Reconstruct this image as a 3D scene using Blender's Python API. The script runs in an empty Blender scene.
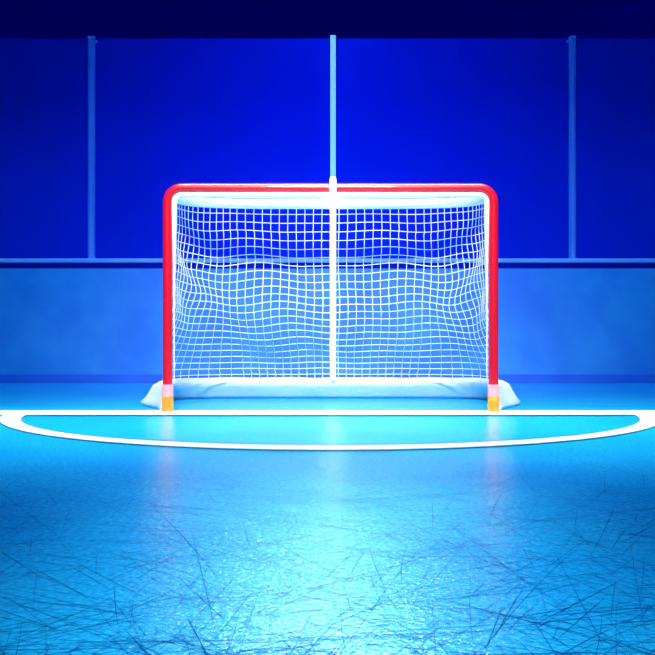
import bpy, bmesh, math, random
from mathutils import Vector, noise
random.seed(7)
C = bpy.context.scene
COL = C.collection
PI = math.pi

# ------------------------------------------------------------------ camera, world, lights, exposure
H, D, F = 0.552, 7.26, 1249.0           # eye height, distance to the goal line, focal length in pixels
cam_d = bpy.data.cameras.new('camera')
cam = bpy.data.objects.new('camera', cam_d); COL.objects.link(cam)
cam.location = (0, -D, H); cam.rotation_euler = (PI / 2, 0, 0)
cam_d.sensor_width = 36; cam_d.lens = F / 655 * 36
cam_d.shift_x = -3 / 655; cam_d.shift_y = -8.7 / 655
C.camera = cam

w = bpy.data.worlds.new('World'); C.world = w; w.use_nodes = True
w.node_tree.nodes['Background'].inputs[0].default_value = (0.0, 0.03, 0.9, 1)
w.node_tree.nodes['Background'].inputs[1].default_value = 0.17

def area(name, loc, target, size, power, color, sy=None, spread=180):
    l = bpy.data.lights.new(name, 'AREA'); o = bpy.data.objects.new(name, l); COL.objects.link(o)
    o.location = loc
    o.rotation_euler = (Vector(target) - Vector(loc)).to_track_quat('-Z', 'Y').to_euler()
    l.energy = power; l.color = color; l.spread = math.radians(spread)
    l.shape = 'RECTANGLE'; l.size = size; l.size_y = sy or size
    return o

area('goal_key_light', (0, -0.8, 5.0), (0, -0.7, 0.0), 6.4, 165, (0.86, 1, 0.95), 1.8, 57)
area('front_light', (0, -5.6, 4.4), (0, 0.6, 0.8), 1.4, 30, (1, 0.97, 0.97), 0.4, 30)
area('foreground_light', (0, -4.6, 4.8), (0, -4.6, 0.0), 0.3, 15, (0.8, 1, 0.95), 3.2, 21)
area('rim_light', (0, 2.9, 4.6), (0, -6.3, 0.0), 0.8, 32, (0.6, 1, 0.98), 0.4, 44)
area('glass_wash', (0, -2.4, 4.8), (0, 3.5, 1.7), 1.2, 25, (0.01, 0.06, 1), 0.4, 44)
area('boards_wash', (0, 0.6, 4.6), (0, 3.1, 0.0), 8.0, 48, (0.12, 0.62, 1), 0.3, 52)
area('ice_wash', (0, -1.5, 6.0), (0, -1.0, 0), 7.0, 22, (0.02, 0.16, 1), 3.0, 120)

C.view_settings.view_transform = 'Standard'; C.view_settings.look = 'None'
C.view_settings.exposure = 0.0; C.view_settings.gamma = 1.0; C.view_settings.use_curve_mapping = False

# ------------------------------------------------------------------ materials
def mat(name, color, rough=0.5, metal=0.0, spec=0.5, noise_amt=0, noise_scale=5, color2=None, bump=0, bump_scale=60,
        emit=None, estr=0, coat=0):
    m = bpy.data.materials.new(name); m.use_nodes = True
    nt = m.node_tree; b = nt.nodes['Principled BSDF']
    b.inputs['Base Color'].default_value = (*color, 1)
    b.inputs['Roughness'].default_value = rough; b.inputs['Metallic'].default_value = metal
    b.inputs['Specular IOR Level'].default_value = spec; b.inputs['Coat Weight'].default_value = coat
    tc = nt.nodes.new('ShaderNodeTexCoord')
    if color2:
        n = nt.nodes.new('ShaderNodeTexNoise'); n.inputs['Scale'].default_value = noise_scale; n.inputs['Detail'].default_value = 5
        nt.links.new(tc.outputs['Object'], n.inputs['Vector'])
        r = nt.nodes.new('ShaderNodeValToRGB'); r.color_ramp.elements[0].position = .35; r.color_ramp.elements[1].position = .68
        r.color_ramp.elements[0].color = (*color, 1); r.color_ramp.elements[1].color = (*color2, 1)
        nt.links.new(n.outputs['Fac'], r.inputs[0]); nt.links.new(r.outputs[0], b.inputs['Base Color'])
    if bump:
        n2 = nt.nodes.new('ShaderNodeTexNoise'); n2.inputs['Scale'].default_value = bump_scale; n2.inputs['Detail'].default_value = 4
        nt.links.new(tc.outputs['Object'], n2.inputs['Vector'])
        bp = nt.nodes.new('ShaderNodeBump'); bp.inputs['Strength'].default_value = bump; bp.inputs['Distance'].default_value = 0.01
        nt.links.new(n2.outputs['Fac'], bp.inputs['Height']); nt.links.new(bp.outputs[0], b.inputs['Normal'])
    if emit:
        b.inputs['Emission Color'].default_value = (*emit, 1); b.inputs['Emission Strength'].default_value = estr
    return m

M = {}
M['board'] = mat('board_plastic', (0.03, 0.24, 0.68), 0.45, color2=(0.06, 0.36, 0.74), noise_scale=2.2, bump=.05, bump_scale=25)
M['rail'] = mat('rail_plastic', (0.25, 0.45, 0.95), 0.35, color2=(0.32, 0.52, 0.95), noise_scale=6)
M['groove'] = mat('groove_plastic', (0.003, 0.012, 0.32), 0.8, spec=.1, color2=(0.004, 0.016, 0.36), noise_scale=6)
M['kick'] = mat('kick_plate', (0.02, 0.15, 0.62), 0.5, color2=(0.025, 0.18, 0.66), noise_scale=5)
M['far'] = mat('arena_wall', (0.003, 0.003, 0.55), 0.9, color2=(0.004, 0.004, 0.65), noise_scale=1.2)
M['stanchion'] = mat('stanchion_metal', (0.22, 0.4, 0.95), 0.35, 0.3, color2=(0.26, 0.45, 0.97), noise_scale=30)
M['red'] = mat('red_paint', (0.66, 0.004, 0.017), 0.35, spec=.3, coat=.6, color2=(0.68, 0.004, 0.018), noise_scale=12)
M['white'] = mat('white_cord', (0.9, 0.93, 0.95), 0.6, color2=(0.86, 0.9, 0.93), noise_scale=40)
M['skirt'] = mat('white_canvas', (0.82, 0.9, 0.95), 0.7, color2=(0.74, 0.84, 0.92), noise_scale=7, bump=.3, bump_scale=30)
M['orange'] = mat('orange_rubber', (0.85, 0.22, 0.005), 0.4, color2=(0.9, 0.45, 0.015), noise_scale=22)
M['pink'] = mat('pink_rubber', (0.95, 0.33, 0.38), 0.45, color2=(0.95, 0.42, 0.45), noise_scale=25)
M['paint'] = mat('white_line_paint', (0.9, 0.95, 0.97), 0.35, color2=(0.86, 0.93, 0.97), noise_scale=8)
M['edge'] = mat('line_edge_halo', (0.01, 0.16, 0.3), 0.35, color2=(0.01, 0.2, 0.36), noise_scale=8)  # dark sharpening halo added as an outline, not part of the line paint
M['glow'] = mat('glare_tube', (0.9, 0.97, 1), 0.4, emit=(0.75, 0.97, 1), estr=3)  # streak of glare given as an added emitter, no real lamp
M['glowstrip'] = mat('glare_strip', (0.5, 0.8, 1), 0.4, emit=(0.2, 0.55, 1), estr=.8)  # glare on the centre stanchion, put in as emission

def ice_mat():
    m = bpy.data.materials.new('rink_ice'); m.use_nodes = True
    nt = m.node_tree; b = nt.nodes['Principled BSDF']; L = nt.links.new
    tc = nt.nodes.new('ShaderNodeTexCoord')
    n = nt.nodes.new('ShaderNodeTexNoise'); n.inputs['Scale'].default_value = 1.1; n.inputs['Detail'].default_value = 6
    L(tc.outputs['Object'], n.inputs['Vector'])
    r = nt.nodes.new('ShaderNodeValToRGB')
    r.color_ramp.elements[0].position = .3; r.color_ramp.elements[0].color = (0.004, 0.40, 0.84, 1)
    r.color_ramp.elements[1].position = .7; r.color_ramp.elements[1].color = (0.012, 0.50, 0.88, 1)
    L(n.outputs['Fac'], r.inputs[0]); L(r.outputs[0], b.inputs['Base Color'])
    b.inputs['Roughness'].default_value = 0.17; b.inputs['IOR'].default_value = 1.31; b.inputs['Specular IOR Level'].default_value = .3
    b.inputs['Specular Tint'].default_value = (.2, .85, 1, 1)
    n2 = nt.nodes.new('ShaderNodeTexNoise'); n2.inputs['Scale'].default_value = 75.0; n2.inputs['Detail'].default_value = 4; n2.inputs['Roughness'].default_value = .6
    mp = nt.nodes.new('ShaderNodeMapping'); mp.inputs['Scale'].default_value = (.8, 1.0, 1)
    L(tc.outputs['Object'], mp.inputs['Vector']); L(mp.outputs[0], n2.inputs['Vector'])
    bp = nt.nodes.new('ShaderNodeBump'); bp.inputs['Strength'].default_value = .7; bp.inputs['Distance'].default_value = .0035
    L(n2.outputs['Fac'], bp.inputs['Height']); L(bp.outputs[0], b.inputs['Normal'])
    # frost grain of the ice itself
    r2 = nt.nodes.new('ShaderNodeValToRGB'); r2.color_ramp.elements[0].position = .36; r2.color_ramp.elements[1].position = .66
    r2.color_ramp.elements[0].color = (.6, .72, .84, 1); r2.color_ramp.elements[1].color = (1.6, 1.2, 1.08, 1)
    L(n2.outputs['Fac'], r2.inputs[0])
    mx = nt.nodes.new('ShaderNodeMix'); mx.data_type = 'RGBA'; mx.blend_type = 'MULTIPLY'; mx.inputs[0].default_value = 1
    L(r.outputs[0], mx.inputs[6]); L(r2.outputs[0], mx.inputs[7]); L(mx.outputs[2], b.inputs['Base Color'])
    return m
M['ice'] = ice_mat()
M['scratch'] = mat('ice_scratch', (0.0, 0.04, 0.2), 0.9, spec=0.0, color2=(0.0, 0.10, 0.35), noise_scale=4)

def glass_mat():
    m = bpy.data.materials.new('rink_glass'); m.use_nodes = True
    nt = m.node_tree; L = nt.links.new
    for n in list(nt.nodes):
        if n.type != 'OUTPUT_MATERIAL': nt.nodes.remove(n)
    out = nt.nodes['Material Output']
    tr = nt.nodes.new('ShaderNodeBsdfTransparent'); tr.inputs[0].default_value = (.5, .6, 1, 1)
    df = nt.nodes.new('ShaderNodeBsdfDiffuse')
    gl = nt.nodes.new('ShaderNodeBsdfGlossy'); gl.inputs['Roughness'].default_value = .25; gl.inputs[0].default_value = (.3, .5, 1, 1)
    tc = nt.nodes.new('ShaderNodeTexCoord'); n = nt.nodes.new('ShaderNodeTexNoise'); n.inputs['Scale'].default_value = 1.0; n.inputs['Detail'].default_value = 3
    L(tc.outputs['Object'], n.inputs['Vector'])
    r = nt.nodes.new('ShaderNodeValToRGB'); r.color_ramp.elements[0].color = (0.004, 0.03, 0.62, 1); r.color_ramp.elements[1].color = (0.006, 0.04, 0.75, 1)
    L(n.outputs['Fac'], r.inputs[0]); L(r.outputs[0], df.inputs[0])
    m1 = nt.nodes.new('ShaderNodeMixShader'); m1.inputs[0].default_value = .65
    L(tr.outputs[0], m1.inputs[1]); L(df.outputs[0], m1.inputs[2])
    m2 = nt.nodes.new('ShaderNodeMixShader'); m2.inputs[0].default_value = .006
    L(m1.outputs[0], m2.inputs[1]); L(gl.outputs[0], m2.inputs[2]); L(m2.outputs[0], out.inputs[0])
    return m
M['glass'] = glass_mat()

# ------------------------------------------------------------------ helpers
def obj(name, bm, m, parent=None, smooth=True, loc=None):
    me = bpy.data.meshes.new(name)
    bmesh.ops.recalc_face_normals(bm, faces=bm.faces)
    bm.to_mesh(me); bm.free()
    for mm in (m if isinstance(m, (list, tuple)) else [m]): me.materials.append(mm)
    for p in me.polygons: p.use_smooth = smooth
    o = bpy.data.objects.new(name, me); COL.objects.link(o)
    if parent: o.parent = parent
    if loc: o.location = loc
    return o

def tag(o, label=None, cat=None, group=None, kind=None):
    if label: o['label'] = label
    if cat: o['category'] = cat
    if group: o['group'] = group
    if kind: o['kind'] = kind
    return o

def empty(name, loc, label, cat, group=None):
    o = bpy.data.objects.new(name, None); COL.objects.link(o); o.location = loc; o.empty_display_size = .1
    return tag(o, label, cat, group)

def box(bm, x0, x1, y0, y1, z0, z1, bevel=0, mi=0):
    vs = [bm.verts.new((x, y, z)) for z in (z0, z1) for y in (y0, y1) for x in (x0, x1)]
    fs = [bm.faces.new([vs[i] for i in f]) for f in ((0, 1, 3, 2), (4, 6, 7, 5), (0, 4, 5, 1), (2, 3, 7, 6), (0, 2, 6, 4), (1, 5, 7, 3))]
    for f in fs: f.material_index = mi
    if bevel:
        es = list({e for f in fs for e in f.edges})
        bmesh.ops.bevel(bm, geom=es, offset=bevel, segments=2, affect='EDGES', profile=.5)

def tube(bm, pts, rad, sides=8, closed_ends=True):
    """sweep a circle along pts; rad is a number or one number per point"""
    pts = [Vector(p) for p in pts]; n = len(pts)
    rad = rad if isinstance(rad, (list, tuple)) else [rad] * n
    t0 = (pts[1] - pts[0]).normalized()
    up = Vector((0, 0, 1)) if abs(t0.z) < .9 else Vector((0, 1, 0))
    nrm = (up - t0 * up.dot(t0)).normalized()
    rings = []
    for i, p in enumerate(pts):
        a = pts[max(i - 1, 0)]; b = pts[min(i + 1, n - 1)]
        t = (b - a).normalized()
        nrm = (nrm - t * nrm.dot(t)).normalized(); bi = t.cross(nrm)
        rings.append([bm.verts.new(p + (nrm * math.cos(2 * PI * k / sides) + bi * math.sin(2 * PI * k / sides)) * rad[i]) for k in range(sides)])
    for i in range(n - 1):
        for k in range(sides):
            bm.faces.new((rings[i][k], rings[i][(k + 1) % sides], rings[i + 1][(k + 1) % sides], rings[i + 1][k]))
    if closed_ends:
        bm.faces.new(rings[0]); bm.faces.new(rings[-1])

def lathe(bm, prof, cx=0, cy=0, sides=24):
    rings = [[bm.verts.new((cx + r * math.cos(2 * PI * k / sides), cy + r * math.sin(2 * PI * k / sides), z)) for k in range(sides)] for r, z in prof]
    for a, b in zip(rings, rings[1:]):
        for k in range(sides): bm.faces.new((a[k], a[(k + 1) % sides], b[(k + 1) % sides], b[k]))
    bm.faces.new(rings[0]); bm.faces.new(rings[-1])

def smooth01(t):
    t = max(0, min(1, t)); return t * t * (3 - 2 * t)

# ------------------------------------------------------------------ the setting
# ice with skate scratches cut into its surface
bm = bmesh.new()
BY = 3.51                                    # front of the boards
box(bm, -7, 7, -9.5, 8.2, -0.1, 0)
def ribbon(bm, pts, wd, z, mi):
    prev = None
    for i, p in enumerate(pts):
        a = pts[max(i - 1, 0)]; b = pts[min(i + 1, len(pts) - 1)]
        t = Vector((b[0] - a[0], b[1] - a[1])).normalized()
        k = wd * min(1, .25 + 3 * min(i, len(pts) - 1 - i) / len(pts))
        l = bm.verts.new((p[0] - t.y * k, p[1] + t.x * k, z)); r = bm.verts.new((p[0] + t.y * k, p[1] - t.x * k, z))
        if prev:
            f = bm.faces.new((prev[0], prev[1], r, l)); f.material_index = mi
        prev = (l, r)
for i in range(1400):
    y = -5.5 + 2.6 * random.random() ** 1.6
    x = random.uniform(-1, 1) * (.75 + (y + 5.5) * .42)
    a = random.choice((random.gauss(PI / 2, .3), random.uniform(0, PI), random.gauss(1.1, .25), random.gauss(2.1, .25), random.gauss(.4, .2), random.gauss(PI - .4, .2)))
    ln = random.uniform(.12, .7) * (1.8 if random.random() < .15 else .8); cv = random.gauss(0, .05)
    pts = []; px, py = x, y
    for s in range(9):
        pts.append((px, py)); px += math.cos(a) * ln / 8; py += math.sin(a) * ln / 8; a += cv / 8
    # a cut running along the line of sight narrows less than one running across it
    ribbon(bm, pts, random.uniform(.0002, .0005) * (1 + 1.2 * abs(math.cos(a))), 0.0006 + i * 2e-7, 1)
ice = tag(obj('floor', bm, [M['ice'], M['scratch']], smooth=False), 'blue rink ice crossed with skate scratches', 'ice', kind='structure')

# painted lines on the ice
def strip_band(bm, outer, inner, z, mi):
    vo = [bm.verts.new((x, y, z)) for x, y in outer]; vi = [bm.verts.new((x, y, z)) for x, y in inner]
    for k in range(len(vo) - 1):
        f = bm.faces.new((vo[k], vo[k + 1], vi[k + 1], vi[k])); f.material_index = mi
def ground(px, py):
    dist = F * H / (py - 318.0); return ((px - 330.5) / F * dist, dist - D)
def crease(a, b, cx, cy0=419.5):
    # outline of the crease: half an ellipse in front, small rounded corners behind
    half = []
    for k in range(9):
        t = PI / 2 * (1 - k / 8); half.append((a - cx + cx * math.cos(t), cy0 - 5.2 * math.sin(t)))
    for k in range(1, 61):
        t = PI / 2 * k / 60; half.append((a * math.cos(t), cy0 + b * math.sin(t)))
    full = half + [(-x, y) for x, y in reversed(half[:-1])]
    return [ground(330.5 + x, y) for x, y in full]
gy = lambda py: ground(0, py)[1]
bm = bmesh.new()
strip_band(bm, crease(331, 30, 7), crease(309.5, 25.8, 10), .004, 0)
strip_band(bm, crease(331.8, 30.9, 7), crease(331, 29.9, 7), .0038, 1)
strip_band(bm, crease(309.6, 25.9, 10), crease(308.6, 24.9, 10), .0042, 1)
obj('trim_crease_arc', bm, [M['paint'], M['edge']], smooth=False)['kind'] = 'structure'
GL0, GL1 = gy(414.7), gy(410.2)
bm = bmesh.new()
strip_band(bm, [(-6.5, GL0), (6.5, GL0)], [(-6.5, GL1), (6.5, GL1)], .005, 0)
strip_band(bm, [(-1.66, gy(415.4)), (1.66, gy(415.4))], [(-1.66, GL0 + .001), (1.66, GL0 + .001)], .0048, 1)
strip_band(bm, [(-6.5, GL1 - .001), (6.5, GL1 - .001)], [(-6.5, GL1 + .05), (6.5, GL1 + .05)], .0048, 1)
obj('trim_goal_line', bm, [M['paint'], M['edge']], smooth=False)['kind'] = 'structure'

# boards
BX = 5.2
bm = bmesh.new(); box(bm, -BX, BX, BY, BY + .10, 0, .985)
wall = tag(obj('wall_back', bm, M['board'], smooth=False), kind='structure')
bm = bmesh.new(); box(bm, -BX, BX, BY - .012, BY + .0, 0.0, .076, .004)
tag(obj('baseboard_back', bm, M['kick'], smooth=False), kind='structure')
bm = bmesh.new(); box(bm, -BX, BX, BY + .025, BY + .10, .985, 1.036)
tag(obj('trim_board_groove', bm, M['groove'], smooth=False), kind='structure')
bm = bmesh.new(); box(bm, -BX, BX, BY - .008, BY + .12, 1.036, 1.072, .008)
tag(obj('trim_board_rail', bm, M['rail'], smooth=False), kind='structure')
bm = bmesh.new(); box(bm, -7, 7, 8.0, 8.2, 0, 7)
tag(obj('wall_far', bm, M['far'], smooth=False), kind='structure')

# glass panes and stanchions
GD = D + BY + .05
def gx(px): return (px - 330.5) / F * GD
sx = [gx(91.8), gx(333.0), gx(572.0)]
edges = [-4.15] + sx + [4.15]
gz1 = H + (318 - 37.7) * GD / F
labs = ['dark glass pane at the far left, beyond the left stanchion', 'blue glass pane between the left and the centre stanchion',
        'blue glass pane between the centre and the right stanchion', 'dark glass pane at the far right, beyond the right stanchion']
for k in range(4):
    bm = bmesh.new(); x0, x1 = edges[k] + .0315, edges[k + 1] - .0315
    cx = (x0 + x1) / 2
    box(bm, x0 - cx, x1 - cx, -.006, .006, 0, gz1 - 1.072, .003)
    o = obj('glass_pane', bm, M['glass'], smooth=False, loc=(cx, BY + .05, 1.072))
    tag(o, labs[k], 'glass pane', 'glass panes above the boards')
slab = ['blue metal stanchion left of the goal', 'stanchion with an added glare strip, in line with the middle of the goal', 'blue metal stanchion right of the goal']
sz1 = H + (318 - 34.6) * (GD - .04) / F - 1.072
for k, x in enumerate(sx):
    root = empty('stanchion', (x, BY + .05, 1.072), slab[k], 'stanchion', 'stanchions between the glass panes')
    bm = bmesh.new()
    hw, dp = (.030, .040) if k != 1 else (.026, .040)
    prof = [(-hw, -.008), (-hw, -dp + .018), (-hw + .017, -dp), (hw - .017, -dp), (hw, -dp + .018), (hw, -.008)]
    ring0 = [bm.verts.new((a, b, 0)) for a, b in prof]; ring1 = [bm.verts.new((a, b, sz1 - .02)) for a, b in prof]
    for i in range(6): bm.faces.new((ring0[i], ring0[(i + 1) % 6], ring1[(i + 1) % 6], ring1[i]))
    bm.faces.new(ring0); bm.faces.new(ring1)
    box(bm, -hw, hw, .008, .03, 0, sz1 - .02)
    obj('post', bm, M['stanchion'], root, False)
    bm = bmesh.new(); box(bm, -hw - .001, hw + .001, -dp - .001, .031, sz1 - .02, sz1, .005)
    obj('cap', bm, M['stanchion'], root, False)
    if k != 1:
        s = 1 if k == 0 else -1
        bm = bmesh.new(); box(bm, min(s * .03, s * .05), max(s * .03, s * .05), -.02, -.0065, sz1 - .06, sz1 - .035, .003)
        obj('clip', bm, M['stanchion'], root, False)
    else:
        bm = bmesh.new(); box(bm, -.023, .023, -dp - .030, -dp, .01, sz1 - .004, .003)  # added glare strip, deep enough to light the panes beside it
        tag(obj('glare_strip', bm, M['glowstrip'], root, False), 'cyan glare, added as a glowing strip')

# ------------------------------------------------------------------ the goal
GY = 0.13
DG = D + GY
S = F / DG                                     # pixels per metre at the goal mouth
goal = empty('hockey_goal', (0, GY, 0), 'red framed hockey goal with a white net on the ice', 'goal')
XP = 162.9 / S; R = .0285                      # post axis, tube radius
ZT = H + (318 - 182.4) / S - R                 # crossbar axis
RC = .085
pts = [(-XP, 0, .03)]
for k in range(12): pts.append((-XP, 0, .03 + (ZT - RC - .03) * (k + 1) / 12))
for k in range(1, 11):
    a = PI - k / 10 * PI / 2; pts.append((-XP + RC + RC * math.cos(a), 0, ZT - RC + RC * math.sin(a)))
for k in range(1, 12): pts.append((-XP + RC + (2 * XP - 2 * RC) * k / 12, 0, ZT))
pts += [(-x, y, z) for x, y, z in reversed(pts[:-11])]
bm = bmesh.new(); tube(bm, pts, R, 24)
tag(obj('front_frame', bm, M['red'], goal), 'red painted posts and crossbar')
for s in (-1, 1):
    bm = bmesh.new()
    lathe(bm, [(.030, .0), (.0345, .004), (.0345, .088), (.0335, .092)], s * XP, 0)
    sl = tag(obj('post_sleeve', bm, M['orange'], goal), 'orange sleeve at the foot of the post')
    bm = bmesh.new()
    lathe(bm, [(.0335, .0922), (.0345, .095), (.0345, .158), (.0335, .163), (.029, .163)], s * XP, 0)
    tag(obj('collar', bm, M['pink'], sl), 'pink collar above the orange sleeve')

ZB, ZN = .13, ZT - .05                         # bottom and top of the back net
def wd(z):
    t = (z - ZB) / (ZN - ZB)
    return .955 + .15 * (1 - smooth01(t / .55)) - .02 * smooth01((t - .6) / .4)
def dep(z):
    t = (z - ZB) / (ZN - ZB)
    return .60 + .20 * (1 - t) + .42 * (1 - smooth01(t / .55)) ** 1.3
def plan(z, n=400, e=3.8, add=0.0):
    W, Dp = wd(z) + add, dep(z) + add
    x0 = XP - .005
    out = []
    for k in range(n + 1):
        th = PI * k / n; c, s = math.cos(th), math.sin(th)
        y = Dp * s ** (2 / e) if s > 1e-9 else 0.0
        x = -math.copysign(abs(c) ** (2 / e), c)
        hw = x0 + (W - x0) * smooth01(y / (.6 * Dp))
        out.append(Vector((x * hw, y + .0, z)))
    return out
def resample(pts, n):
    L = [0]
    for a, b in zip(pts, pts[1:]): L.append(L[-1] + (b - a).length)
    out = []; j = 0
    for k in range(n + 1):
        t = L[-1] * k / n
        while j < len(L) - 2 and L[j + 1] < t: j += 1
        f = (t - L[j]) / max(1e-9, L[j + 1] - L[j]); out.append(pts[j].lerp(pts[j + 1], f))
    return out
NCEN, NSIDE = 22, 17
def split_resample(pts, k):
    # the back keeps evenly spaced upright cords, the sides take up the rest
    i0 = next(i for i, p in enumerate(pts) if p.x > -.60 and p.y > .2); i1 = len(pts) - 1 - i0
    return resample(pts[:i0 + 1], NSIDE * k)[:-1] + resample(pts[i0:i1 + 1], NCEN * k)[:-1] + resample(pts[i1:], NSIDE * k)
NC, NR, SUB = NCEN + 2 * NSIDE, 24, 3
def net_point(grid, i, j):
    u = i / (NC * SUB); v = j / (NR * SUB)
    p = grid[j][i].copy()
    env = math.sin(PI * v) * min(1, 6 * min(u, 1 - u))
    # sag and folds of hanging cord
    ph = abs(u - .5) * 2
    p.z += env * (-.055 * (1 - ph ** 3) + .014 * math.cos(u * 25 + v * 5) * (.4 + v * .6) + .008 * math.sin(u * 41 + v * 9))
    side = smooth01((abs(p.x) - .62) / .28)
    p.y += env * (.02 * math.sin(u * 21 + v * 5.5) + .02 * math.sin(v * 9 + u * 4))
    p.x -= math.copysign(1, p.x) * side * (.022 * math.exp(-((v - .55) / .25) ** 2) * min(1, p.y * 4) + .014 * math.sin(v * 26 + p.y * 12) * env)
    p.x += env * .006 * math.sin(v * 11 + u * 17)
    return p
grid = [split_resample(plan(ZB + (ZN - ZB) * (j / (NR * SUB))), SUB) for j in range(NR * SUB + 1)]
P = [[net_point(grid, i, j) for i in range(NC * SUB + 1)] for j in range(NR * SUB + 1)]
CR = .0026
bm = bmesh.new()
for i in range(0, NC * SUB + 1, SUB): tube(bm, [P[j][i] for j in range(NR * SUB + 1)], CR, 5, False)
for j in range(0, NR * SUB + 1, SUB): tube(bm, P[j], CR, 5, False)
tag(obj('back_net', bm, M['white'], goal), 'white cord net')
# roof net between crossbar and top bar
bm = bmesh.new()
top = grid[-1]; nr = 11
def roof(i, t):
    b = top[i]; x = max(-XP + .02, min(XP - .02, b.x))
    a = Vector((x, .02, ZT - .02))
    p = a.lerp(Vector((b.x, b.y, ZN + .01)), t); p.z -= .022 * math.sin(PI * t) * (1 - abs(b.x) ** 4)
    return p
for i in range(0, NC * SUB + 1, SUB):
    if top[i].y > .12: tube(bm, [roof(i, t / 8) for t in range(9)], CR, 5, False)
for r in range(1, nr): tube(bm, [roof(i, r / nr) for i in range(0, NC * SUB + 1) if top[i].y > .12], CR, 5, False)
obj('roof_net', bm, M['white'], goal)
# top bar wrapped in white
bm = bmesh.new(); tube(bm, [Vector((p.x, max(p.y, .03), ZN + .005)) for p in resample(plan(ZN), 90)], .027, 14)
tag(obj('top_bar', bm, M['white'], goal), 'white wrapped bar')
# lacing along the inside of the frame
off = R + .010
lp = [(-XP + off, .0, .17 + (ZT - RC - .17) * k / 10) for k in range(11)]
rr = [.004 + .015 * (k / 10) ** 3 for k in range(11)]
for k in range(1, 7):
    a = PI - k / 6 * PI / 2; lp.append((-XP + RC + (RC - off) * math.cos(a), 0, ZT - RC + (RC - off) * math.sin(a))); rr.append(.019)
for k in range(1, 13): lp.append((-XP + RC + (2 * XP - 2 * RC) * k / 24, 0, ZT - off)); rr.append(.017)
lp += [(-x, y, z) for x, y, z in reversed(lp[:-1])]; rr += list(reversed(rr[:-1]))
bm = bmesh.new(); tube(bm, lp, rr, 10)
obj('lacing', bm, M['white'], goal)
# skirt round the base
bm = bmesh.new()
base = resample([Vector((p.x, p.y, 0)) for p in plan(ZB, e=7.0)], 150)
prof = [(.07, .002), (.05, .02), (.022, .05), (-.012, .083), (-.034, .112), (-.022, .138), (.016, .148), (.055, .128), (.08, .085), (.105, .048), (.135, .02), (.13, .002)]
rings = []
for i, p in enumerate(base):
    a = base[max(i - 1, 0)]; b = base[min(i + 1, len(base) - 1)]
    t = (b - a).normalized(); nrm = Vector((-t.y, t.x, 0))
    if nrm.dot(Vector((p.x, p.y - .5, 0))) < 0: nrm = -nrm
    e = min(i, len(base) - 1 - i) / 30; k = .35 + .65 * smooth01(e)
    q = .5 + .5 * noise.noise(Vector((p.x * 5, p.y * 5, 3)))
    ring = []
    for o_, z in prof:
        zz = z * (1 + .08 * (q - .5)) * (1.12 if e < .5 else 1.0); oo = o_ * k + (.012 * (q - .5) if z > .02 else 0)
        if z < .01: zz = z
        v = p + nrm * oo; ring.append(bm.verts.new((v.x, max(v.y, .0), zz)))
    rings.append(ring)
for a, b in zip(rings, rings[1:]):
    for k in range(len(prof)):
        bm.faces.new((a[k], a[(k + 1) % len(prof)], b[(k + 1) % len(prof)], b[k]))
bm.faces.new(rings[0]); bm.faces.new(rings[-1])
tag(obj('skirt', bm, M['skirt'], goal), 'white padded canvas skirt')

# ------------------------------------------------------------------ glare streak, built as an added glowing tube up the net and crossbar
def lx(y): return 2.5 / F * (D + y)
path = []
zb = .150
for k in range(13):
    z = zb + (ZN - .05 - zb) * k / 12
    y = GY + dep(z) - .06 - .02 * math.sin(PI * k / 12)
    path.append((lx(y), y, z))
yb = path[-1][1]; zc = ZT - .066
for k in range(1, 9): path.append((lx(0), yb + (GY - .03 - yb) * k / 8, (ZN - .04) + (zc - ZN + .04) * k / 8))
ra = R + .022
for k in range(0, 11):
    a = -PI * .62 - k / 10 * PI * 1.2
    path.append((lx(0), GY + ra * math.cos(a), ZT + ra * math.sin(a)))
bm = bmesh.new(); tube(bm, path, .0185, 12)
tag(obj('glare_tube', bm, M['glow']), 'white glare streak up the middle of the goal net, built as a glowing tube', 'glare streak')
